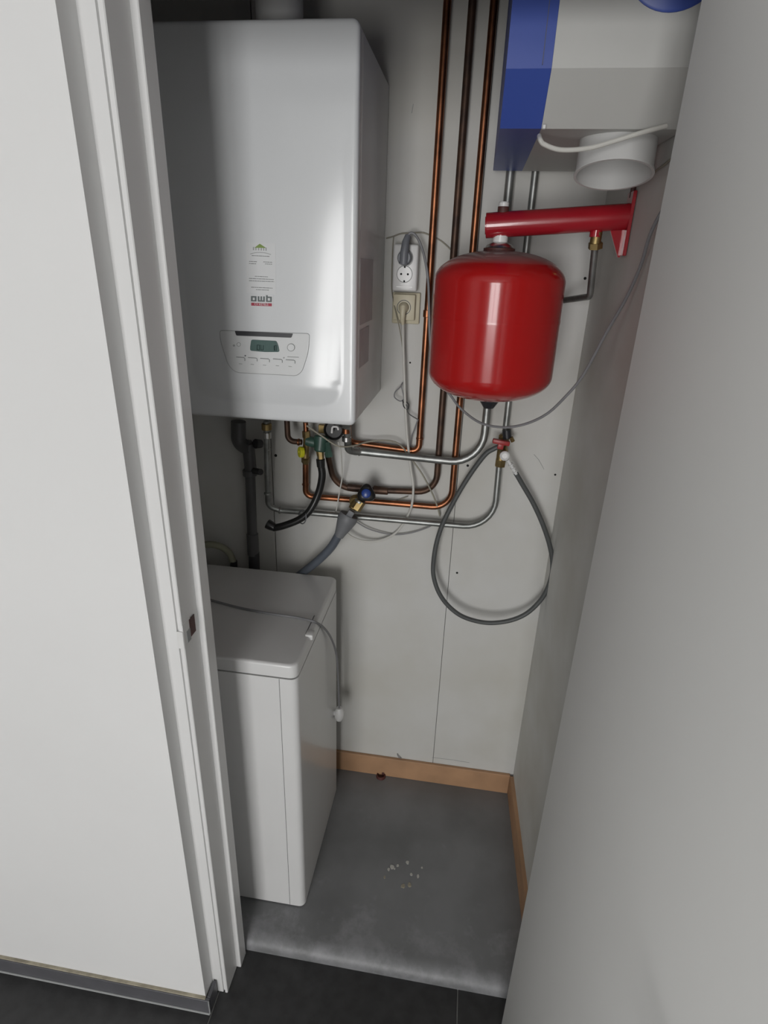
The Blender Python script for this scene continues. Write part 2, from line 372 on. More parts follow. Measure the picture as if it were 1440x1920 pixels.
bb = B(); bb.bm.free(); bb.bm = bm; bb.build('front_cover', 'boiler', bo, ang=60)
def fp(px, py, off=0):            # a point on the front cover seen at this place
    p = at(px, py, BF)
    for _ in range(4): p = at(px, py, BF-front_h(p.x, p.z)-off)
    return p
def plate(name, outline, mt, parent, off, th=.001, ang=35):
    c = [fp(x, y, off) for x, y in outline]; b = B(); n = len(c)
    a = [b.bm.verts.new(p) for p in c]; d = [b.bm.verts.new(p+V((0, th+off, 0))) for p in c]
    b.bm.faces.new(a); b.bm.faces.new(d[::-1])
    for k in range(n): b.bm.faces.new((a[k], a[(k+1) % n], d[(k+1) % n], d[k]))
    return b.build(name, mt, parent, smooth=False)
def rounded(poly, r, seg=5):
    out = []; n = len(poly)
    for i in range(n):
        a, b, c = (V((*poly[(i+k) % n], 0)) for k in (-1, 0, 1)); u = (a-b).normalized(); v = (c-b).normalized()
        rr = r[i] if isinstance(r, (list, tuple)) else r
        rr = min(rr, (a-b).length*.45, (c-b).length*.45); p0 = b+u*rr; p1 = b+v*rr
        for k in range(seg+1):
            t = k/seg; q = p0*(1-t)**2 + b*2*t*(1-t) + p1*t*t; out.append((q.x, q.y))
    return out
# control panel: outline groove, door, dark grip, display, buttons
cpo = rounded([(412.5, 620), (580, 626), (578, 660), (566, 696), (556, 704), (442, 698), (428, 684), (414, 640)], [5, 5, 20, 12, 10, 12, 14, 20])
gr = B(); P = [fp(x, y, .0004) for x, y in cpo]; P.append(P[0]); P.append(P[1]); gr.sweep(P, .0011, 6, caps=False); 
cp = plate('control_panel', cpo, 'panel', bo, .0016, .001)
gr.build('panel_edge', 'lightgrey', cp)
plate('door_grip', rounded([(440, 620.6), (549, 625.6), (546, 633.3), (443, 629.2)], 2), 'dark', cp, .0030)
di = plate('display', rounded([(471, 637), (518, 639.5), (522, 650), (523.5, 660), (496, 660), (469, 657.5), (469, 650)], [3, 3, 8, 3, 3, 3, 3]), 'lcd', cp, .0034)
def seg_digit(name, x, y, h, on, parent):
    w = h*.5; b = B()
    segs = {'a': ((0, 0), (w, 0)), 'b': ((w, 0), (w, h/2)), 'c': ((w, h/2), (w, h)), 'd': ((0, h), (w, h)), 'e': ((0, h/2), (0, h)), 'f': ((0, 0), (0, h/2)), 'g': ((0, h/2), (w, h/2))}
    for s in on:
        (x0, y0), (x1, y1) = segs[s]; b.sweep([fp(x+x0, y+y0+.04*x0, .0040), fp(x+x1, y+y1+.04*x1, .0040)], .0005, 5)
    return b.build(name, 'lcdink', parent)
seg_digit('display_digit', 482, 647, 9, 'abcdef', di); seg_digit('display_digit', 489, 647, 9, 'bcdef', di)
seg_digit('display_digit', 511, 648, 9, 'bc', di); seg_digit('display_digit', 514, 648, 9, 'abcdef', di)
for (x0, y0, wd) in ((443, 669.5, 16), (465, 670.5, 17), (488, 672, 17), (512, 673, 17), (536, 674.5, 17)):
    b = B(); b.sweep([fp(x0, y0, .0022), fp(x0+wd-2, y0+1, .0022), fp(x0+wd, y0+2.5, .0022), fp(x0+wd, y0+7, .0022)], .00085, 6); b.build('button', 'lightgrey', cp)
    B().sweep([fp(x0+5, y0+12.5, .0018), fp(x0+11, y0+13, .0018)], .0005, 5).build('button_print', 'lightgrey', cp)
def disc(name, px, py, rpx, mt, parent, off, tor=0):
    ring_ = [fp(px+rpx*math.cos(t), py+rpx*math.sin(t), off) for t in [k*math.pi/12 for k in range(24)]]
    if tor:
        ring_.append(ring_[0]); ring_.append(ring_[1]); return B().sweep(ring_, tor, 6, caps=False).build(name, mt, parent)
    return plate(name, [(px+rpx*math.cos(t), py+rpx*math.sin(t)) for t in [k*math.pi/12 for k in range(24)]], mt, parent, off)
kb = disc('selector_knob', 545.5, 651.5, 6.2, 'panel', cp, .0035); disc('knob_rim', 545.5, 651.5, 6.6, 'lightgrey', kb, .0030, .0007)
disc('reset_button', 447.5, 646, 3, 'panel', cp, .003); disc('reset_rim', 447.5, 646, 3.4, 'lightgrey', cp, .0022, .0005); disc('indicator_print', 438.5, 648, 2, 'lightgrey', cp, .0018)
B().sweep([fp(539, 669, .0018), fp(560, 670, .0018)], .0006, 5).build('panel_print', 'lightgrey', cp)
disc('panel_dot', 459.7, 667, 1.3, 'ink', cp, .002); disc('panel_dot', 532, 671, 1.3, 'lightgrey', cp, .002)
# installer sticker
st = plate('installer_sticker', [(461, 454), (516, 456), (518, 552), (462, 549)], 'sticker', bo, .0004)
plate('green_roof_logo', [(477, 464.5), (487, 457), (499, 465)], 'green', st, .0010)
for x in (475.5, 480, 485, 490, 494.5, 499): plate('logo_letter', [(x-1.2, 463+.05*(x-475)), (x+.7, 463+.05*(x-475)), (x+.7, 469+.05*(x-475)), (x-1.2, 469+.05*(x-475))], 'lightgrey', st, .0009)
B().sweep(smooth_path([fp(x, y, .0007) for x, y in ((469, 476.5), (478, 474), (487, 473.3), (497, 474.2), (508, 477.3))], 4), .0005, 5).build('logo_arc', 'lightgrey', st)
def tiny(x0, x1, y, r=.00065, sl=.045, mt='lightgrey'):
    b = B(); x = x0
    while x < x1:
        wl = random.choice((2.5, 4, 6)); e = min(x+wl, x1)
        b.sweep([fp(x, y+sl*(x-x0), .0007), fp(e, y+sl*(e-x0), .0007)], r, 4); x = e+1.0
    b.build('small_print', mt, st)
for a in ((472, 505, 479.3), (467, 482, 490.2), (467, 480, 494), (494, 510, 491), (497, 510, 494.8), (478, 502, 518), (467, 514, 522), (467, 514, 526.2), (471, 511, 538.5), (480, 504, 543)): tiny(*a)
# brand sticker
bs = plate('brand_sticker', [(468, 551.5), (512, 553), (512.5, 576), (469, 575)], 'sticker', bo, .0005)
def stroke(name, polys, mt):
    b = B()
    for (x0, y0, x1, y1) in polys:
        sl = .035; c = [fp(x, y+sl*(x-470), .0013) for x, y in ((x0, y0), (x1, y0), (x1, y1), (x0, y1))]
        d = [p+V((0, .0006, 0)) for p in c]; a = [b.bm.verts.new(p) for p in c]; e = [b.bm.verts.new(p) for p in d]
        b.bm.faces.new(a); b.bm.faces.new(e[::-1])
        for k in range(4): b.bm.faces.new((a[k], a[(k+1) % 4], e[(k+1) % 4], e[k]))
    return b.build(name, mt, bs, smooth=False)
stroke('letter_a', [(470.5, 555, 480.8, 557.8), (470.5, 562.6, 480.8, 565), (470.5, 557.8, 473.6, 562.6), (477.6, 557.8, 480.8, 562.6)], 'ink')
stroke('letter_w', [(483.2, 555, 486.2, 562.3), (488.3, 555, 491.2, 562.3), (493.4, 555, 496.4, 562.3), (483.2, 562.3, 496.4, 565)], 'ink')
stroke('letter_b', [(498.8, 552.6, 501.8, 562.6), (498.8, 562.6, 509.4, 565), (501.8, 555, 509.4, 557.6), (506.4, 557.6, 509.4, 562.6)], 'ink')
rb = stroke('red_strip', [(471, 567.5, 509.5, 573)], 'redink')
p = fp(490, 572.6, .0016); text_mesh('strip_lettering', 'CV KETELS', .0062, 'sticker', bs, p, (1, 0, 0), (0, 0, 1))
# film pocket on the right side
sx = BX1-.0022
pk = [atX(681, 426, sx), atX(707, 440, sx), atX(705, 536, sx), atX(679, 512, sx)]
B().box((sx, BF+.045, 1.625), (sx+.0015, BF+.20, 1.755), .0005, 1).build('document_pocket', 'pocket', bo)
B().box((sx, BF+.045, 1.535), (sx+.0012, BF+.165, 1.615), .0005, 1).build('rating_plate', 'pocket', bo)
fl = at(524, 14, 1.40)
B().lathe([(.047, -.005), (.047, CE-BZ1-.001), (.044, CE-BZ1-.001), (.044, -.005)], (fl.x, 1.40, BZ1), (0, 0, 1), 40).build('flue_pipe', 'flue', bo)
B().lathe([(.052, -.003), (.055, 0), (.055, .02), (.047, .024)], (fl.x, 1.40, BZ1), (0, 0, 1), 40).build('flue_collar', 'flue', bo)

# ------------------------------------------------------------------ pipes on the wall
def pipe(name, mt, pts, r, fr, label, cat='pipe', group=None):
    path = fillet(pts, fr); base = min(path, key=lambda p: p.z)
    t = thing(name, base, label, cat, group); B().sweep(path, r, 16).build('tube', mt, t); return t
PY = 1.566
p1 = pipe('copper_pipe', 'copper', ats([(843.5, -70), (785, 847), (655, 829, 1.566), (652, 795, 1.55)], PY), .0088, [.020, .018], 'bright copper pipe closest to the wall sockets, bending left at its foot')
ring(p1, at(787, 822, PY), (0, 0, 1), .0105, .006, 'copper'); ring(p1, at(770, 845.2, PY), (1, 0, 0), .0105, .006, 'copper'); ring(p1, at(801, 588, PY), (0, 0, 1), .0105, .018, 'copper')
p2 = pipe('copper_pipe', 'copperdark', ats([(891.5, -70), (817, 923), (700, 919), (628, 914), (614, 850, 1.54)], PY), .0088, [.055, .02, .06], 'dark tarnished copper pipe running down behind the left half of the red vessel')
p3 = pipe('copper_pipe', 'copper', ats([(933, -70), (845, 953), (573, 930), (573, 858, 1.55)], PY), .0088, [.055, .02], 'copper pipe beside the blue unit, turning left as the lowest copper run')
ring(p3, at(573, 908, 1.565), (0, 0, 1), .0108, .006, 'copper'); ring(p3, at(590, 932, PY), (1, 0, 0), .0108, .006, 'copper')
sa = pipe('steel_pipe', 'steel', ats([(960, 295), (903, 871, 1.545), (676, 847, 1.54), (653, 845, 1.52), (650, 800, 1.49)], 1.57), .0105, [.085, .02, .02], 'upper galvanised pipe curving from behind the red vessel to the boiler')
ring(sa, at(674, 846.5, 1.54), (1, 0, .0), .0128, .006, 'steel'); ring(sa, at(650, 823, 1.50), (0, 0, 1), .013, .014, 'chrome'); ring(sa, at(649, 808, 1.49), (0, 0, 1), .010, .014, 'copper'); ring(sa, at(667, 845.5, 1.54), (1, 0, 0), .0128, .010, 'chrome')
sb = pipe('steel_pipe', 'steel', ats([(1007, 295), (946, 822)], 1.57), .0085, .01, 'thin galvanised riser passing behind the red bar, down to the red-lever valve')
sc_ = pipe('steel_pipe', 'steel', ats([(499.5, 790, 1.50), (503, 950, 1.54), (528, 957, 1.548), (925, 991, 1.555), (936, 872, 1.56)], 1.555), .0085, [.025, .02, .085], 'lowest galvanised pipe making a wide U from boiler to red-lever valve')
for (x, y, Y, d) in ((501.5, 842, 1.515, (0, 0, 1)), (502, 925, 1.53, (0, 0, 1)), (525, 956.5, 1.548, (1, 0, 0))): ring(sc_, at(x, y, Y), d, .0105, .007, 'steel')
ring(sc_, at(500, 800, 1.50), (0, 0, 1), .014, .018, 'brass'); ring(sc_, at(501, 816, 1.505), (0, 0, 1), .0115, .018, 'chrome')
sd = pipe('steel_pipe', 'steel', [at(1116.5, 455, 1.356), at(1106, 556, 1.40), at(1058, 563, 1.53), at(1020, 566, 1.565)], .0072, .015, 'thin galvanised pipe dropping from the right end of the red bar')
ring(sd, at(1117.5, 446, 1.354), (0, .1, -1), .011, .024, 'brass'); B().hexa(at(1117, 455, 1.355), at(1116, 466, 1.358), .0145).build('compression_nut', 'brass', sd)
st2 = pipe('copper_pipe', 'copperdark', ats([(538, 788, 1.49), (540, 827, 1.49), (566, 829, 1.49)], 1.49), .0078, .018, 'short reddish elbow pipe under the boiler, left of the yellow knob')
ring(st2, at(560, 829, 1.49), (1, 0, 0), .0098, .006, 'copper')

# ------------------------------------------------------------------ filling valve group below boiler
fv = thing('filling_valve', at(590, 850, 1.50), 'green and brass safety valve group with round yellow knob below boiler', 'valve')
b = B(); a0 = at(574, 826, 1.50); a1 = at(618, 836, 1.50)
b.cyl(a0, a1, .0145, bev=.002); b.cyl(at(603, 816, 1.495), at(600, 847, 1.485), .021, .017, bev=.004); b.hexa(at(612, 828, 1.49), at(618, 856, 1.49), .011)
b.build('valve_body', 'brassgreen', fv)
B().cyl(at(573, 792, 1.50), at(574, 812, 1.50), .007).build('copper_stub', 'copper', fv)
b = B(); b.hexa(at(574, 808, 1.50), at(575, 820, 1.50), .0115); b.cyl(at(575, 818, 1.50), at(573, 858, 1.50), .009); b.hexa(at(573, 858, 1.51), at(573, 866, 1.52), .012); b.build('brass_body', 'brass', fv)
c = at(568.5, 847.5, 1.475); kx = V((-1.1, -.75, .1)).normalized()
kn = B().lathe([(0, 0), (.0145, 0), (.0155, .002), (.0155, .010), (.014, .012), (.004, .012), (.003, .009), (0, .009)], c, kx, 12).build('yellow_knob', 'yellow', fv, ang=25)
b = B(); b.cyl(at(600, 846, 1.485), at(602, 866, 1.48), .012, .009, n=8); b.build('outlet', 'brass', fv)
B().cyl(at(601, 860, 1.48), at(602, 876, 1.48), .0125, .0115, bev=.002).build('hose_clamp', 'black', fv)
B().cyl(at(598, 852, 1.478), at(596, 863, 1.478), .004, n=8).build('clamp_screw', 'chrome', fv)
bh = thing('black_hose', at(506, 993, 1.46), 'black rubber hose hanging from the green valve, its open end at left', 'hose')
B().sweep(smooth_path(ats([(602, 872, 1.48), (604, 893, 1.48), (597, 925, 1.478), (581, 957, 1.47), (561, 974, 1.465), (532, 985.5, 1.46), (512, 990, 1.46)], 1.48)), .0105, 16).build('hose', 'black', bh)
e0 = at(516, 990, 1.46); B().lathe([(.0105, 0), (.0135, .012), (.0145, .026), (.0125, .026), (.0105, .010), (0, .010)], e0, at(496, 979, 1.465)-e0, 20).build('hose_end', 'black', bh)
zt = thing('cable_tie', at(567, 978, 1.50), 'small grey tie holding black hose to the steel pipe', 'cable tie')
lp = [at(567+7*math.cos(t), 969+13*math.sin(t), 1.50+.045*math.sin(t*1.0+1.57)*-1) for t in [k*math.pi/12 for k in range(26)]]
B().sweep(lp, .0018, 6, caps=False).build('loop', 'siphon', zt)
# circulator / gauge behind
gg = thing('pressure_gauge', at(628, 826, 1.50), 'round dark gauge with a white loop under the boiler corner', 'gauge')
c = at(627, 805, 1.50)
B().lathe([(0, .0), (.026, 0), (.028, .004), (.028, .022), (.024, .024), (.022, .019), (0, .019)], c+V((0, .012, 0)), (0, -1, .0), 28).build('housing', 'black', gg)
B().sweep(fillet([at(622, 812, 1.473), at(623, 800, 1.473), at(634, 800, 1.473), at(634, 806, 1.473)], .006), .0028, 8).build('white_loop', 'white', gg)
B().box(at(597, 812, 1.53), at(615, 796, 1.54)+V((0, .004, 0)), .001, 1).build('brass_plate', 'brass', gg)

# stop tap with blue cap, siphon and hose
tp = thing('stop_tap', at(672, 945, 1.52), 'brass stop tap with rounded black knob and blue cap', 'tap')
b = B(); b.cyl(at(700, 918, PY), at(728, 921, PY), .0125, .011, bev=.002); b.cyl(at(652, 913, PY), at(690, 917, PY), .0105, bev=.001); b.build('valve_body', 'copperdark', tp)
b = B(); b.cyl(at(684, 918, PY), at(672, 938, 1.50), .012, bev=.002); b.lathe([(0, 0), (.017, 0), (.019, .006), (.017, .016), (0, .018)], at(668, 936, 1.505), (0, -1, -.3), 16); b.cyl(at(676, 930, 1.50), at(660, 955, 1.48), .013, .012, bev=.002); b.build('brass_body', 'brass', tp)
b = B(); b.hexa(at(677, 940, 1.478), at(667, 955, 1.47), .0145); b.build('union_nut', 'brass', tp)
B().cyl(at(675, 938, 1.477), at(673, 942, 1.476), .0135, bev=.001).build('chrome_ring', 'steel', tp)
kc = at(682, 936, 1.485); ka = at(689, 915, 1.46)-kc; kl = ka.length
tri = []
for k in range(48):
    t = 2*math.pi*k/48; tri.append(1+.13*math.cos(3*t))
b = B(); q = V((.10, -1, .38)).normalized(); kc = at(687, 925, 1.478)
qq = q.to_track_quat('Z', 'Y'); rings = []
for (rr, hh) in ((.010, -.012), (.0185, -.010), (.0205, -.003), (.0195, .004), (.015, .008), (.006, .0095)):
    rings.append([b.bm.verts.new(kc + qq @ V((rr*1.2*tri[k]*math.cos(2*math.pi*k/48+.52*0+math.pi/2), rr*1.2*tri[k]*math.sin(2*math.pi*k/48+math.pi/2), hh))) for k in range(48)])
for A, Q in zip(rings, rings[1:]):
    for k in range(48): b.bm.faces.new((A[k], A[(k+1) % 48], Q[(k+1) % 48], Q[k]))
b.bm.faces.new(rings[0][::-1]); b.bm.faces.new(rings[-1]); kn = b.build('knob', 'black', tp)
B().lathe([(0, .0), (.0135, .0), (.012, .004), (.006, .0065), (0, .0065)], kc+q*.0085, q, 24).build('blue_cap', 'blueknob', kn)
B().cyl(at(684, 930, 1.50), at(681, 940, 1.48), .006).build('spindle', 'copperdark', tp)
sp = thing('drain_funnel', at(640, 1005, 1.48), 'grey plastic drain siphon funnel below the stop tap', 'drain fitting')
a0 = at(655, 965, 1.485); a1 = at(635, 1006, 1.47); ax = a1-a0; Lf = ax.length
b = B().lathe([(0, .003), (.022, .003), (.0265, 0), (.028, .004), (.0285, .016), (.026, .026), (.0170, Lf*.80), (.0135, Lf), (0, Lf)], a0, ax, 28); b.build('funnel', 'siphon', sp)
B().box((-.009, -.006, -.014), (.009, .006, .008), .002, 2, Matrix.Translation(at(658, 962, 1.468)) @ Matrix.Rotation(.5, 4, 'Y')).build('inlet_tab', 'siphon', sp)
B().cyl(at(648, 978, 1.462), at(648, 978, 1.458), .002, n=10).build('rivet', 'dark', sp)
dh = thing('drain_hose', at(536, 1098, 1.52), 'wide blue-grey hose running from the siphon funnel to behind the washer', 'hose')
B().sweep(smooth_path([at(635, 1003, 1.47), at(620, 1027, 1.475), at(594, 1053, 1.49), at(566, 1075, 1.518), at(540, 1094, 1.535), at(505, 1120, 1.55)]), .0125, 18).build('hose', 'bluegrey', dh)

# drain cock with red lever, grey loop hose
dc = thing('drain_valve', at(941, 866, 1.54), 'valve with flat red lever handle between the grey hose ends', 'valve')
b = B(); b.cyl(at(945, 815, 1.565), at(938, 866, 1.56), .0125, bev=.002); b.hexa(at(945, 818, 1.565), at(944, 828, 1.565), .016); b.hexa(at(939, 862, 1.56), at(937, 874, 1.56), .015); b.cyl(at(944, 840, 1.56), at(946, 856, 1.515), .011, bev=.001); b.build('valve_body', 'brass', dc)
B().cyl(at(950, 806, 1.55), at(951, 822, 1.55), .012, n=14).build('black_gland', 'dark', dc)
p = at(940, 829, 1.525)
lm = Matrix.Translation(p) @ Matrix.Rotation(.12, 4, 'Y')
B().box((-.0235, -.008, -.006), (.0225, .008, .006), .0025, 2, lm).box((-.0075, -.006, -.019), (.0085, .006, -.003), .002, 2, lm).build('red_lever', 'redlever', dc)
B().hexa(at(958, 820, 1.54), at(962, 828, 1.54), .006).build('side_plug', 'brass', dc)
gh = thing('grey_loop_hose', at(922, 1168, 1.53), 'long grey rubber hose hanging in a teardrop loop from the red-lever valve', 'hose')
LP = [(938, 836), (925, 842), (911, 851), (891, 876), (869, 909), (849, 944), (831, 980), (819, 1016), (813, 1051), (813, 1080), (822, 1109), (838, 1133), (862, 1153), (891, 1164), (922, 1168), (958, 1163), (989, 1149), (1016, 1122), (1031, 1091), (1036, 1060), (1031, 1024), (1018, 984), (1000, 944), (980, 909), (966, 885)]
B().sweep(smooth_path([at(x, y, 1.53+.008*math.sin(k*.4) if k > 2 else 1.535) for k, (x, y) in enumerate(LP)], 6), .0068, 14).build('hose', 'greyhose', gh)
B().cyl(at(952, 862, 1.515), at(968, 889, 1.526), .0045, bev=.0005).build('hose_barb', 'white', gh)
b = B(); q = (at(966, 885, 1.526)-at(952, 862, 1.515)).normalized()
for k in range(3): b.cyl(at(957+4*k, 870+6.5*k, 1.518+.002*k), at(957+4*k, 870+6.5*k, 1.518+.002*k)+q*.004, .0068)
b.build('barb_ring', 'white', gh)
hc = at(946, 855, 1.512); B().lathe([(0, 0), (.0115, 0), (.013, .002), (.013, .012), (.0105, .014), (.007, .012), (0, .012)], hc+V((0, .006, 0)), V((0, -1, .15)), 14).build('white_cap', 'white', gh, ang=20)

# ------------------------------------------------------------------ dark drains at left
dp = thing('waste_pipe', at(475, 1120, 1.50), 'dark grey plastic waste pipe standing behind the washer, left of steel pipe', 'pipe')
B().sweep(fillet(ats([(447, 790, 1.54), (447, 838, 1.54), (470, 838, 1.54)], 1.54), .025), .021, 20).build('bend', 'pvcgrey', dp)
B().cyl(at(465, 832, 1.54), at(471, 890, 1.54), .0175, n=20).build('upper_pipe', 'pvcgrey', dp)
B().cyl(at(469, 886, 1.54), at(474, 1040, 1.54), .0150, n=20).build('middle_pipe', 'pvcgrey', dp)
B().cyl(at(468, 880, 1.54), at(469, 892, 1.54), .021, n=20, bev=.002).build('socket_collar', 'pvcgrey', dp)
B().cyl(at(473, 1000, 1.54), at(475, 1040, 1.54), .018, n=20, bev=.002).build('socket_collar', 'pvcgrey', dp)
B().cyl(at(476, 1036, 1.54), at(481, 1200, 1.54), .017, n=20).build('lower_pipe', 'pvcdark', dp)
B().cyl(at(472, 882, 1.54), at(489, 885, 1.50), .009, n=16, bev=.001).build('side_plug', 'pvcdark', dp)
b = B(); b.cyl(at(478, 832, 1.53), at(490, 832, 1.55), .014, .012, n=16, bev=.002); b.build('side_branch', 'pvcdark', dp)
dp2 = thing('waste_pipe', at(439, 1120, 1.53), 'dark upright pipe stub at the far left behind the washer', 'pipe')
B().cyl(at(438, 1052, 1.53), at(442, 1160, 1.53), .0115, n=18).build('tube', 'pvcdark', dp2)
fh = thing('flexible_hose', at(437, 1048, 1.53), 'short pale olive bent hose plugged into dark stub behind washer', 'hose')
B().sweep(smooth_path(ats([(378, 1022, 1.50), (398, 1021, 1.50), (416, 1026, 1.515), (430, 1037, 1.53), (437, 1054, 1.53), (438, 1062, 1.53)], 1.53)), .0105, 16).build('hose', 'olive', fh)

# ------------------------------------------------------------------ sockets, plugs, cords
so = at(761, 501, D); s1 = at(737.5, 502, 1.565); s2 = at(786, 503, 1.565); zt_, zb_ = at(761, 458, 1.56).z, at(761, 546, 1.56).z
sk = thing('wall_socket', (so.x, D, zb_), 'white double wall socket with a grey plug in its upper half', 'socket')
xa, xb = at(737, 500, 1.557).x, at(783.5, 500, 1.557).x
B().box((xa, 1.553, zb_), (xb, D-.001, zt_), .005, 3).build('cover', 'white', sk)
xm = (xa+xb)/2 - .001
for zz in (zt_-.031, zb_+.040):
    o = B().lathe([(0, .010), (.0165, .010), (.0185, 0), (.0195, -.0012), (.0205, 0), (.0205, .002)], (xm, 1.553, zz), (0, 1, 0), 32).build('recess', 'white' if zz < zt_-.05 else 'white', sk)
    B().lathe([(.0185, -.0006), (.0198, -.0006), (.0198, .0004), (.0185, .0004), (.0185, -.0006)], (xm, 1.5525, zz), (0, 1, 0), 32).build('rim', 'lightgrey', sk)
    if zz < zt_-.05:
        b = B()
        for dx in (-.0085, .0085): b.cyl((xm+dx, 1.5515, zz), (xm+dx, 1.5530, zz), .0026, n=10)
        for dz in (-.0165, .0165): b.box((xm-.002, 1.5513, zz+dz-.0022), (xm+.002, 1.5525, zz+dz+.0022))
        b.build('contact_hole', 'hole', sk)
# the lower recess shows its flat plate
B().lathe([(0, -.0002), (.0182, -.0002), (.0182, .004), (0, .004)], (xm, 1.5525, zb_+.040), (0, 1, 0), 32).build('recess_floor', 'white', sk)
B().box((xa+.010, 1.5522, zb_+.0085), (xb-.010, 1.5535, zb_+.0125), .0004, 1).build('lower_lip', 'white', sk)
# cream single socket
zt2, zb2 = at(761, 548.5, 1.57).z, at(761, 607, 1.58).z; xa2, xb2 = at(735.5, 580, 1.58).x, at(787, 580, 1.58).x
ck = thing('wall_socket', ((xa2+xb2)/2, D, zb2), 'yellowed cream socket below the white double socket', 'socket')
B().box((xa2, 1.578, zb2), (xb2, D-.001, zt2), .003, 2).build('back_plate', 'cream', ck)
B().box((xa2+.004, 1.560, zb2+.0095), (xb2-.011, 1.578, zt2-.004), .003, 2).build('cover', 'cream', ck)
xc, zc = (xa2+.004+xb2-.011)/2, (zb2+.0095+zt2-.004)/2
B().lathe([(.0165, -.001), (.0182, -.001), (.0182, .001), (.0165, .001), (.0165, -.001)], (xc, 1.5595, zc), (0, 1, 0), 32).build('rim', 'seam', ck)
# grey angled plug
gp = thing('power_plug', (xm, 1.55, zt_-.05), 'grey angled plug in the upper white socket with its cord', 'plug')
B().cyl((xm, 1.553, zt_-.031), (xm, 1.528, zt_-.031), .0178, .0165, n=28, bev=.002).build('plug_body', 'greyplug', gp)
pc = V((xm+.002, 1.534, zt_-.034))
B().sweep([V((xm-.001, 1.535, zt_-.044)), V((xm, 1.531, zt_-.02)), V((xm+.002, 1.534, zt_+.004)), V((xm+.006, 1.540, zt_+.018))], lambda t: .0125-.005*t, 14).build('grip', 'greyplug', gp)
gpath = [V((xm+.004, 1.540, zt_+.016))] + ats([(770, 437, 1.54), (779, 441, 1.54), (788, 457, 1.545), (797, 487, 1.54), (803, 530, 1.535), (804.5, 585, 1.535), (808, 660, 1.535), (822, 712, 1.53), (843, 739, 1.52), (864, 766, 1.50), (899, 792, 1.47), (940, 801, 1.44), (982, 796, 1.41), (1024, 777, 1.38), (1059, 745, 1.35), (1093, 704, 1.32), (1135, 627, 1.275), (1173, 561, 1.235), (1201, 499, 1.20), (1219, 440, 1.175), (1245, 390, 1.16), (1290, 330, 1.15)], 1.5)
B().sweep(smooth_path(gpath, 6), .0032, 10).build('cord', 'cordgrey', gp)
# cream plug + white cord
wp = thing('power_plug', (xc, 1.55, zc-.02), 'cream white plug in the yellowed socket with white hanging cord', 'plug')
B().cyl((xc, 1.5595, zc), (xc, 1.540, zc-.002), .0135, .0105, n=20, bev=.003).sweep([V((xc, 1.545, zc)), V((xc, 1.540, zc-.012)), V((xc, 1.543, zc-.030)), V((xc+.001, 1.547, zc-.040))], lambda t: .0095-.0055*t, 12).build('plug_body', 'cream', wp)
wpath = [V((xc+.001, 1.547, zc-.038))] + ats([(756, 640, 1.555), (758, 700, 1.556), (760, 760, 1.556), (763.5, 818, 1.5545), (770, 877, 1.5585), (775, 912, 1.552), (772, 947, 1.553), (764, 968, 1.572), (756, 982, 1.578), (738, 1002, 1.575), (709, 1014, 1.57), (680, 1014, 1.56), (654, 1003, 1.55), (643, 985, 1.54)], 1.5)
B().sweep(smooth_path(wpath, 6), .0036, 10).build('cord', 'cordwhite', wp)
def cord(name, pts, r, mt, label, cat='cable'):
    P = smooth_path(pts, 6); o = B().sweep(P, r, 8).build(name, mt); return tag(o, label, cat)
cord('thin_cable', ats([(575, 798, 1.47), (604, 818, 1.47), (633, 836, 1.475), (662, 836, 1.51), (692, 828, 1.55), (727, 826, 1.553), (750, 834, 1.555), (769, 858, 1.5585), (791, 888, 1.552), (811, 926, 1.552), (820, 950, 1.560), (825, 968, 1.578)], 1.5), .0024, 'cordbeige', 'thin beige cable crossing from the boiler underside to the lowest steel pipe')
cord('thin_cable', ats([(634, 829, 1.47), (639, 845, 1.49), (641, 870, 1.52), (641, 898, 1.548), (636, 925, 1.552), (632, 950, 1.553), (629, 962, 1.572)], 1.5), .0020, 'cordwhite', 'short white cable hanging between gauge and grey funnel')
cord('thin_cable', ats([(664, 976, 1.575), (692, 992, 1.575), (732, 1002, 1.578), (767, 1000, 1.578), (802, 989, 1.578), (819, 978, 1.578)], 1.5), .0020, 'cordgrey', 'thin grey cable sagging below the lowest steel pipe')
cord('thin_cable', ats([(700, 935, 1.575), (722, 941, 1.58), (745, 938, 1.58), (765, 931, 1.58)], 1.5), .0014, 'cordbeige', 'faint thin wire looping right of the blue-capped tap')
cord('thin_cable', ats([(724, 447, 1.586), (738, 443, 1.586), (752, 438, 1.584), (768, 437, 1.580), (790, 436, 1.582), (806, 441, 1.586), (826, 451, 1.586), (843, 466, 1.583), (850, 474, 1.583)], 1.5), .0016, 'cordbeige', 'thin wire stapled to the wall just above the white socket')
cord('thin_cable', ats([(738, 443, 1.586), (736, 470, 1.586), (734.5, 520, 1.586), (735, 548, 1.585), (742, 585, 1.552), (750, 620, 1.556), (756, 660, 1.575)], 1.5), .0014, 'cordbeige', 'thin wire running down the left edge of both sockets')
cb = thing('cable_bundle', at(765, 795, 1.57), 'small tangle of clear and dark wire beside the white cord', 'cable')
B().sweep(smooth_path(ats([(755, 717, 1.57), (750, 726, 1.56), (741, 735, 1.56), (740, 745, 1.56), (750, 752, 1.56), (757, 748, 1.56), (755, 735, 1.56), (752, 722, 1.56)], 1.56)), .0016, 8).build('loop', 'cordgrey', cb)
B().sweep(smooth_path(ats([(755, 752, 1.56), (763, 762, 1.553), (766, 775, 1.56), (784, 787, 1.565), (786, 790, 1.575)], 1.56)), .0016, 8).build('tail', 'seam', cb)
B().sweep(smooth_path(ats([(784, 786, 1.555), (777, 805, 1.56), (771, 822, 1.57), (769, 845, 1.58)], 1.56)), .0018, 8).build('tail', 'cordgrey', cb)
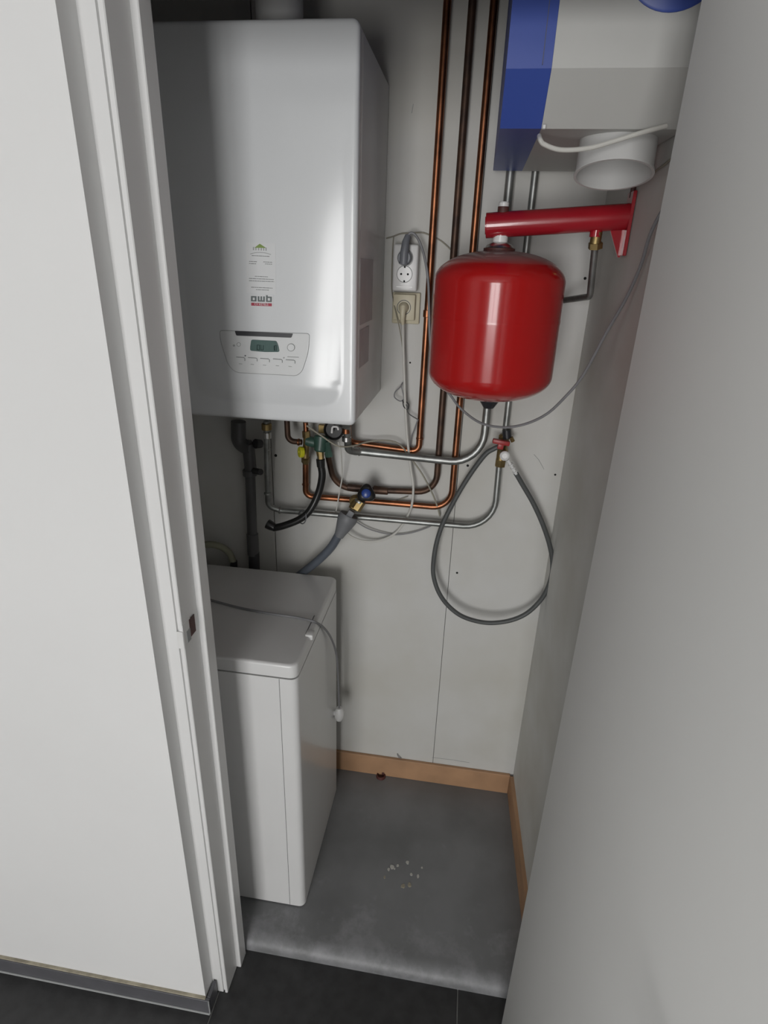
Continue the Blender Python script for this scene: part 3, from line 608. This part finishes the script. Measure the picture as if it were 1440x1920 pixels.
B().sweep(smooth_path(ats([(755, 750, 1.555), (757, 762, 1.552), (764, 768, 1.556), (766, 758, 1.556), (758, 751, 1.555)], 1.56)), .0014, 8).build('knot', 'dark', cb)

# ------------------------------------------------------------------ red bar and vessel
VX, VY = .0485, 1.36
bl = at(911, 423, VY); bl = V((bl.x, VY, bl.z)); BY = 1.352; br = atX(1174, 408, xr(BY)-.004); br = V((xr(BY)-.004, BY, br.z))
rbk = thing('vessel_bracket', br, 'red tubular wall arm carrying the red vessel', 'bracket')
ax = (br-bl).normalized()
B().cyl(bl, br, .0245, n=36, bev=.001).build('arm', 'redpipe', rbk)
B().box((xr(BY)-.008, BY-.024, br.z-.072), (xr(BY)-.001, BY+.024, br.z+.044), .001, 1).build('wall_plate', 'redpipe', rbk)
B().prism([(0, 0), (-.03, 0), (-.004, -.055), (0, -.055)], lambda x, z, y: V((xr(BY)-.008+x, y, br.z-.020+z)), BY-.003, BY+.003).build('gusset', 'redpipe', rbk)
nk = at(941, 420, VY); nk = bl + ax*((nk.x-bl.x)/ax.x)
B().cyl(nk+V((0, 0, .015)), nk+V((0, 0, .033)), .0115, n=20).build('vent_stub', 'rust', rbk)
B().lathe([(0, .042), (.009, .042), (.0105, .040), (.0105, .033), (0, .033)], nk, (0, 0, 1), 12).build('vent_cap', 'white', rbk)
B().cyl(nk+V((0, 0, -.036)), nk+V((0, 0, -.015)), .0145, n=20).build('lower_stub', 'redpipe', rbk)
ov = at(1118, 425, 1.29); ob = bl + ax*((at(1119, 425, BY+.002).x-bl.x)/ax.x)
B().cyl(ob+V((0, 0, -.034)), ob+V((0, 0, -.018)), .012, n=20).build('outlet_stub', 'redpipe', rbk)
B().lathe([(0, -.001), (.017, -.001), (.017, .001), (0, .001)], bl-ax*.0005, -ax, 30).build('end_disc', 'redpipe', rbk)
ev = thing('expansion_vessel', (VX, VY, 1.455), 'large glossy red expansion vessel hanging under the red arm', 'expansion vessel')
R = .1395; zt3, zb3 = 1.780, 1.466; pr_ = [(0, zt3)]
for k in range(1, 15):
    a = k*math.pi/2/14; pr_.append((R*(math.sin(a)**.88), zt3-.062+.062*math.cos(a)))
pr_.append((R, 1.648)); pr_.append((R+.0006, 1.645)); pr_.append((R+.0006, 1.641)); pr_.append((R, 1.638))
for k in range(0, 14):
    a = k*math.pi/2/14; pr_.append((R*(math.cos(a)**.88), zb3+.060-.060*math.sin(a)))
pr_.append((0, zb3)); B().lathe(pr_, (VX, VY, 0), (0, 0, 1), 96).build('shell', 'vessel', ev, ang=60)
nx_ = nk.x
B().lathe([(0, 1.770), (.031, 1.770), (.033, 1.779), (.033, 1.784), (.0, 1.786)], (nx_, VY, 0), (0, 0, 1), 32).build('flange', 'rust', ev)
B().lathe([(0, 1.785), (.030, 1.785), (.027, 1.790), (.0155, 1.796), (0, 1.797)], (nx_, VY, 0), (0, 0, 1), 28).build('lock_nut', 'chrome', ev)
B().lathe([(0, 1.796), (.0155, 1.796), (.0155, 1.808), (0, 1.808)], (nx_, VY, 0), (0, 0, 1), 24).build('seal_tape', 'white', ev)
B().lathe([(0, 1.467), (.024, 1.467), (.0235, 1.462), (.012, 1.4445), (.0, 1.4445)], (at(917, 755, VY).x, VY, 0), (0, 0, 1), 10).build('valve_cap', 'dark', ev, ang=20)

# ------------------------------------------------------------------ ventilation unit top right
vu = thing('ventilation_unit', (.14, 1.32, 1.953), 'large white and blue ventilation box hung at the top right corner', 'ventilation unit')
vp = [(1.552, 1.953), (1.12, 1.953), (1.056, 2.016), (1.0545, 2.10), (1.054, 2.38), (1.552, 2.38)]
B().prism([(y, z) for y, z in vp], lambda y, z, x: V((x if x < .2 else xr(y)-.004, y, z)), .0825, .262).build('body', 'vent', vu, smooth=False)
B().prism([(y, z) for y, z in vp], lambda y, z, x: V((x, y, z)), .0165, .0823).build('end_cap', 'blue', vu, smooth=False)
B().box((.068, 1.0539, 2.02), (.0688, 1.0560, 2.379)).build('cap_seam', 'seam', vu)
dcx = at(1256, 20, 1.053)
cz = dcx.z+.071; B().lathe([(0, .004), (.070, .004), (.073, .002), (.073, 0), (0, 0)], (dcx.x, 1.0545, cz), (0, -1, 0), 48).build('round_badge', 'blue', vu)
sc0 = at(1150, 327, 1.19); sax = V((-.02, -.24, -1)).normalized()
B().lathe([(.0636, -.055), (.0636, 0), (.066, .001), (.066, .004), (.0612, .004), (.0612, -.05), (0, -.05)], sc0-sax*.002, sax, 48).build('duct_spigot', 'flue', vu)
B().sweep(smooth_path(ats([(1011, 255, 1.115), (1013, 262, 1.10), (1021, 271, 1.10), (1052, 281, 1.10), (1103, 278, 1.10), (1151, 265, 1.10), (1199, 250, 1.10), (1250, 236, 1.105)], 1.1)), .0036, 10).build('white_cable', 'cordwhite', vu)
B().box((.083, 1.104, 1.953-.003), (.088, 1.112, 1.953+.003), .001, 1).build('cable_clip', 'white', vu)
uc = cord('thin_cable', [onwall(1262, 295), onwall(1244, 310), onwall(1228, 322), onwall(1208, 340), onwall(1195, 348)], .0018, 'cordbeige', 'thin dark wire on the right wall beside the duct opening')
pw = thing('wall_plug', atX(1190, 365, xr(1.3)-.01), 'small dark fixing on the right wall above the red arm', 'wall fixing')
q = atX(1190, 350, xr(1.27)-.006); B().box(q+V((-.006, -.006, -.022)), q+V((.004, .008, .018)), .003, 2).build('block', 'rust', pw)

# ------------------------------------------------------------------ washing machine
WX0, WX1, WY0, WY1 = -.765, -.3385, 1.062, 1.500
wm = thing('washing_machine', ((WX0+WX1)/2, (WY0+WY1)/2, 0), 'white top-loading washing machine standing half hidden behind the door frame', 'washing machine')
def rrect(x0, y0, x1, y1, r, seg=6):
    out = []
    for cx_, cy_, a0 in ((x1-r, y1-r, 0), (x0+r, y1-r, 90), (x0+r, y0+r, 180), (x1-r, y0+r, 270)):
        for k in range(seg+1):
            a = math.radians(a0+90*k/seg); out.append((cx_+r*math.cos(a), cy_+r*math.sin(a)))
    return out
def stack(rects, name, mt, parent, ang=40):
    b = B(); rings = [[b.bm.verts.new((x, y, z)) for x, y in pl_] for pl_, z in rects]; n = len(rings[0])
    for A, Q in zip(rings, rings[1:]):
        for k in range(n): b.bm.faces.new((A[k], A[(k+1) % n], Q[(k+1) % n], Q[k]))
    b.bm.faces.new(rings[0][::-1]); b.bm.faces.new(rings[-1]); return b.build(name, mt, parent, ang=ang)
stack([(rrect(WX0, WY0+.002, WX1, WY1, .018), .004), (rrect(WX0, WY0+.002, WX1, WY1, .018), .829)], 'cabinet', 'washer', wm)
stack([(rrect(WX0+.004, WY0+.006, WX1-.004, WY1-.003, .018), .8285), (rrect(WX0+.004, WY0+.006, WX1-.004, WY1-.003, .018), .8338)], 'lid_gap', 'seam', wm)
e = .0; ld = []
for k in range(8):
    a = k*math.pi/2/7; i = .008*(1-math.cos(a)); ld.append((rrect(WX0+i, WY0+i+.002, WX1-i, WY1-i, .020), .863+.007*math.sin(a)))
stack([(rrect(WX0, WY0+.002, WX1, WY1, .020), .8335)] + ld, 'lid', 'washer', wm, ang=60)
B().box((-.3828, WY0+.0012, .006), (-.3818, WY0+.0024, .828)).build('panel_seam', 'seam', wm)
# latch on the right edge of the lid
h0 = atX(588, 1190, WX1+.002)
h1 = atZ(590, 1190, .871)
B().box((WX1-.014, h1.y-.010, .858), (WX1+.007, h1.y+.016, .8745), .004, 2).build('lid_catch', 'white', wm)
B().sweep([V((WX1-.014, h1.y, .8706)), V((WX1-.014, h1.y+.085, .8706))], .0012, 6).build('catch_slit', 'seam', wm)
for x, y in ((WX0+.04, WY0+.04), (WX1-.04, WY0+.04), (WX0+.04, WY1-.04), (WX1-.04, WY1-.04)):
    B().cyl((x, y, 0), (x, y, .006), .018).build('foot', 'dark', wm)
# cord over the washer, with a white pear switch
pcd = thing('pull_cord', at(634, 1345, 1.25), 'grey cord draped over the washer ending in a white plug', 'cord')
zt4 = .8735; X2 = WX1+.006
pa = [atZ(378, 1119, zt4), atZ(397, 1125.6, zt4), atZ(447, 1139, zt4), atZ(504, 1150, zt4), atZ(558, 1158, zt4), atZ(590, 1166, zt4+.001), atX(608, 1178, X2-.001), atX(622, 1199, X2+.003), atX(631, 1229, X2+.008), atX(634, 1271, X2+.010), atX(636, 1327, X2+.010)]
B().sweep(smooth_path(pa, 6), .0032, 10).build('cord', 'cordgrey', pcd)
pe = pa[-1]
b = B(); b.lathe([(0, 0), (.009, 0), (.014, -.010), (.017, -.022), (.016, -.038), (.010, -.050), (0, -.052)], pe, (0, 0, 1), 16)
b.cyl(pe+V((-.004, 0, -.026)), pe+V((-.031, -.008, -.013)), .009, .008, n=14, bev=.002); b.build('white_plug', 'white', pcd)

# ------------------------------------------------------------------ floor bits
rs = at(715, 1450, 1.55); rs = atZ(715, 1452, 0)
t = thing('pipe_stub', (rs.x, rs.y, 0), 'dark red pipe stub in the floor against the wooden baseboard', 'pipe stub')
B().lathe([(0, .003), (.010, .003), (.013, .010), (.016, .009), (.018, 0), (0, 0)], (rs.x, rs.y-.010, 0), (0, 0, 1), 18).build('ring', 'rust', t)
B().box((rs.x+.002, rs.y-.008, .004), (rs.x+.012, rs.y+.002, .016), .002, 1).build('clip', 'rust', t)
hk = cord('wire_hook', [V((at(745, 1412, D).x, D-.004, .108)), V((at(747, 1416, D).x, D-.008, .100)), V((at(751, 1421, D).x, D-.006, .092)), V((at(752, 1424, D).x, D-.004, .0885))], .0016, 'cordgrey', 'tiny bent grey wire sticking out above the wooden baseboard', 'wire')
cr_ = [(729, 1630, 6), (735, 1626, 9), (746, 1623, 6), (764, 1617, 8), (771, 1640, 6), (784, 1643, 7), (791, 1627, 4), (755, 1661, 9), (768, 1659, 8), (721, 1645, 5), (740, 1629, 4)]
where = ['leftmost bright', 'upper left cluster', 'upper middle', 'topmost', 'roundest bright central', 'slanted right of centre', 'far right', 'tan lower left', 'tan lower right', 'faint far left', 'small inner left']
for (x, y, s), wd in zip(cr_, where):
    p = atZ(x, y, 0); b = B(); n = 9; s2 = s*.00075
    ph = random.random()*6; pts = [(p.x+s2*(.6+.6*random.random())*math.cos(ph+2*math.pi*k/n), p.y+1.2*s2*(.6+.6*random.random())*math.sin(ph+2*math.pi*k/n)) for k in range(n)]
    b.prism(pts, lambda X, Y, z: V((X, Y, z)), 0, .0012)
    tag(b.build('plaster_flake', 'crumb' if 'tan' not in wd and 'faint' not in wd else 'mortar', smooth=False), wd+' plaster fleck on the grey closet floor', 'plaster fleck', 'plaster flecks on the closet floor')

for o in list(C.objects):
    if o.parent is None and 'kind' not in o:
        k = o.name.split('.')[0]
        gname = {'copper_pipe': 'copper pipes on the back wall', 'steel_pipe': 'galvanised pipes on the back wall', 'thin_cable': 'thin cables around the boiler pipes',
                 'wall_socket': 'wall sockets beside the boiler', 'power_plug': 'plugs in the wall sockets', 'waste_pipe': 'dark waste pipes behind the washer'}.get(k)
        if gname: o['group'] = gname
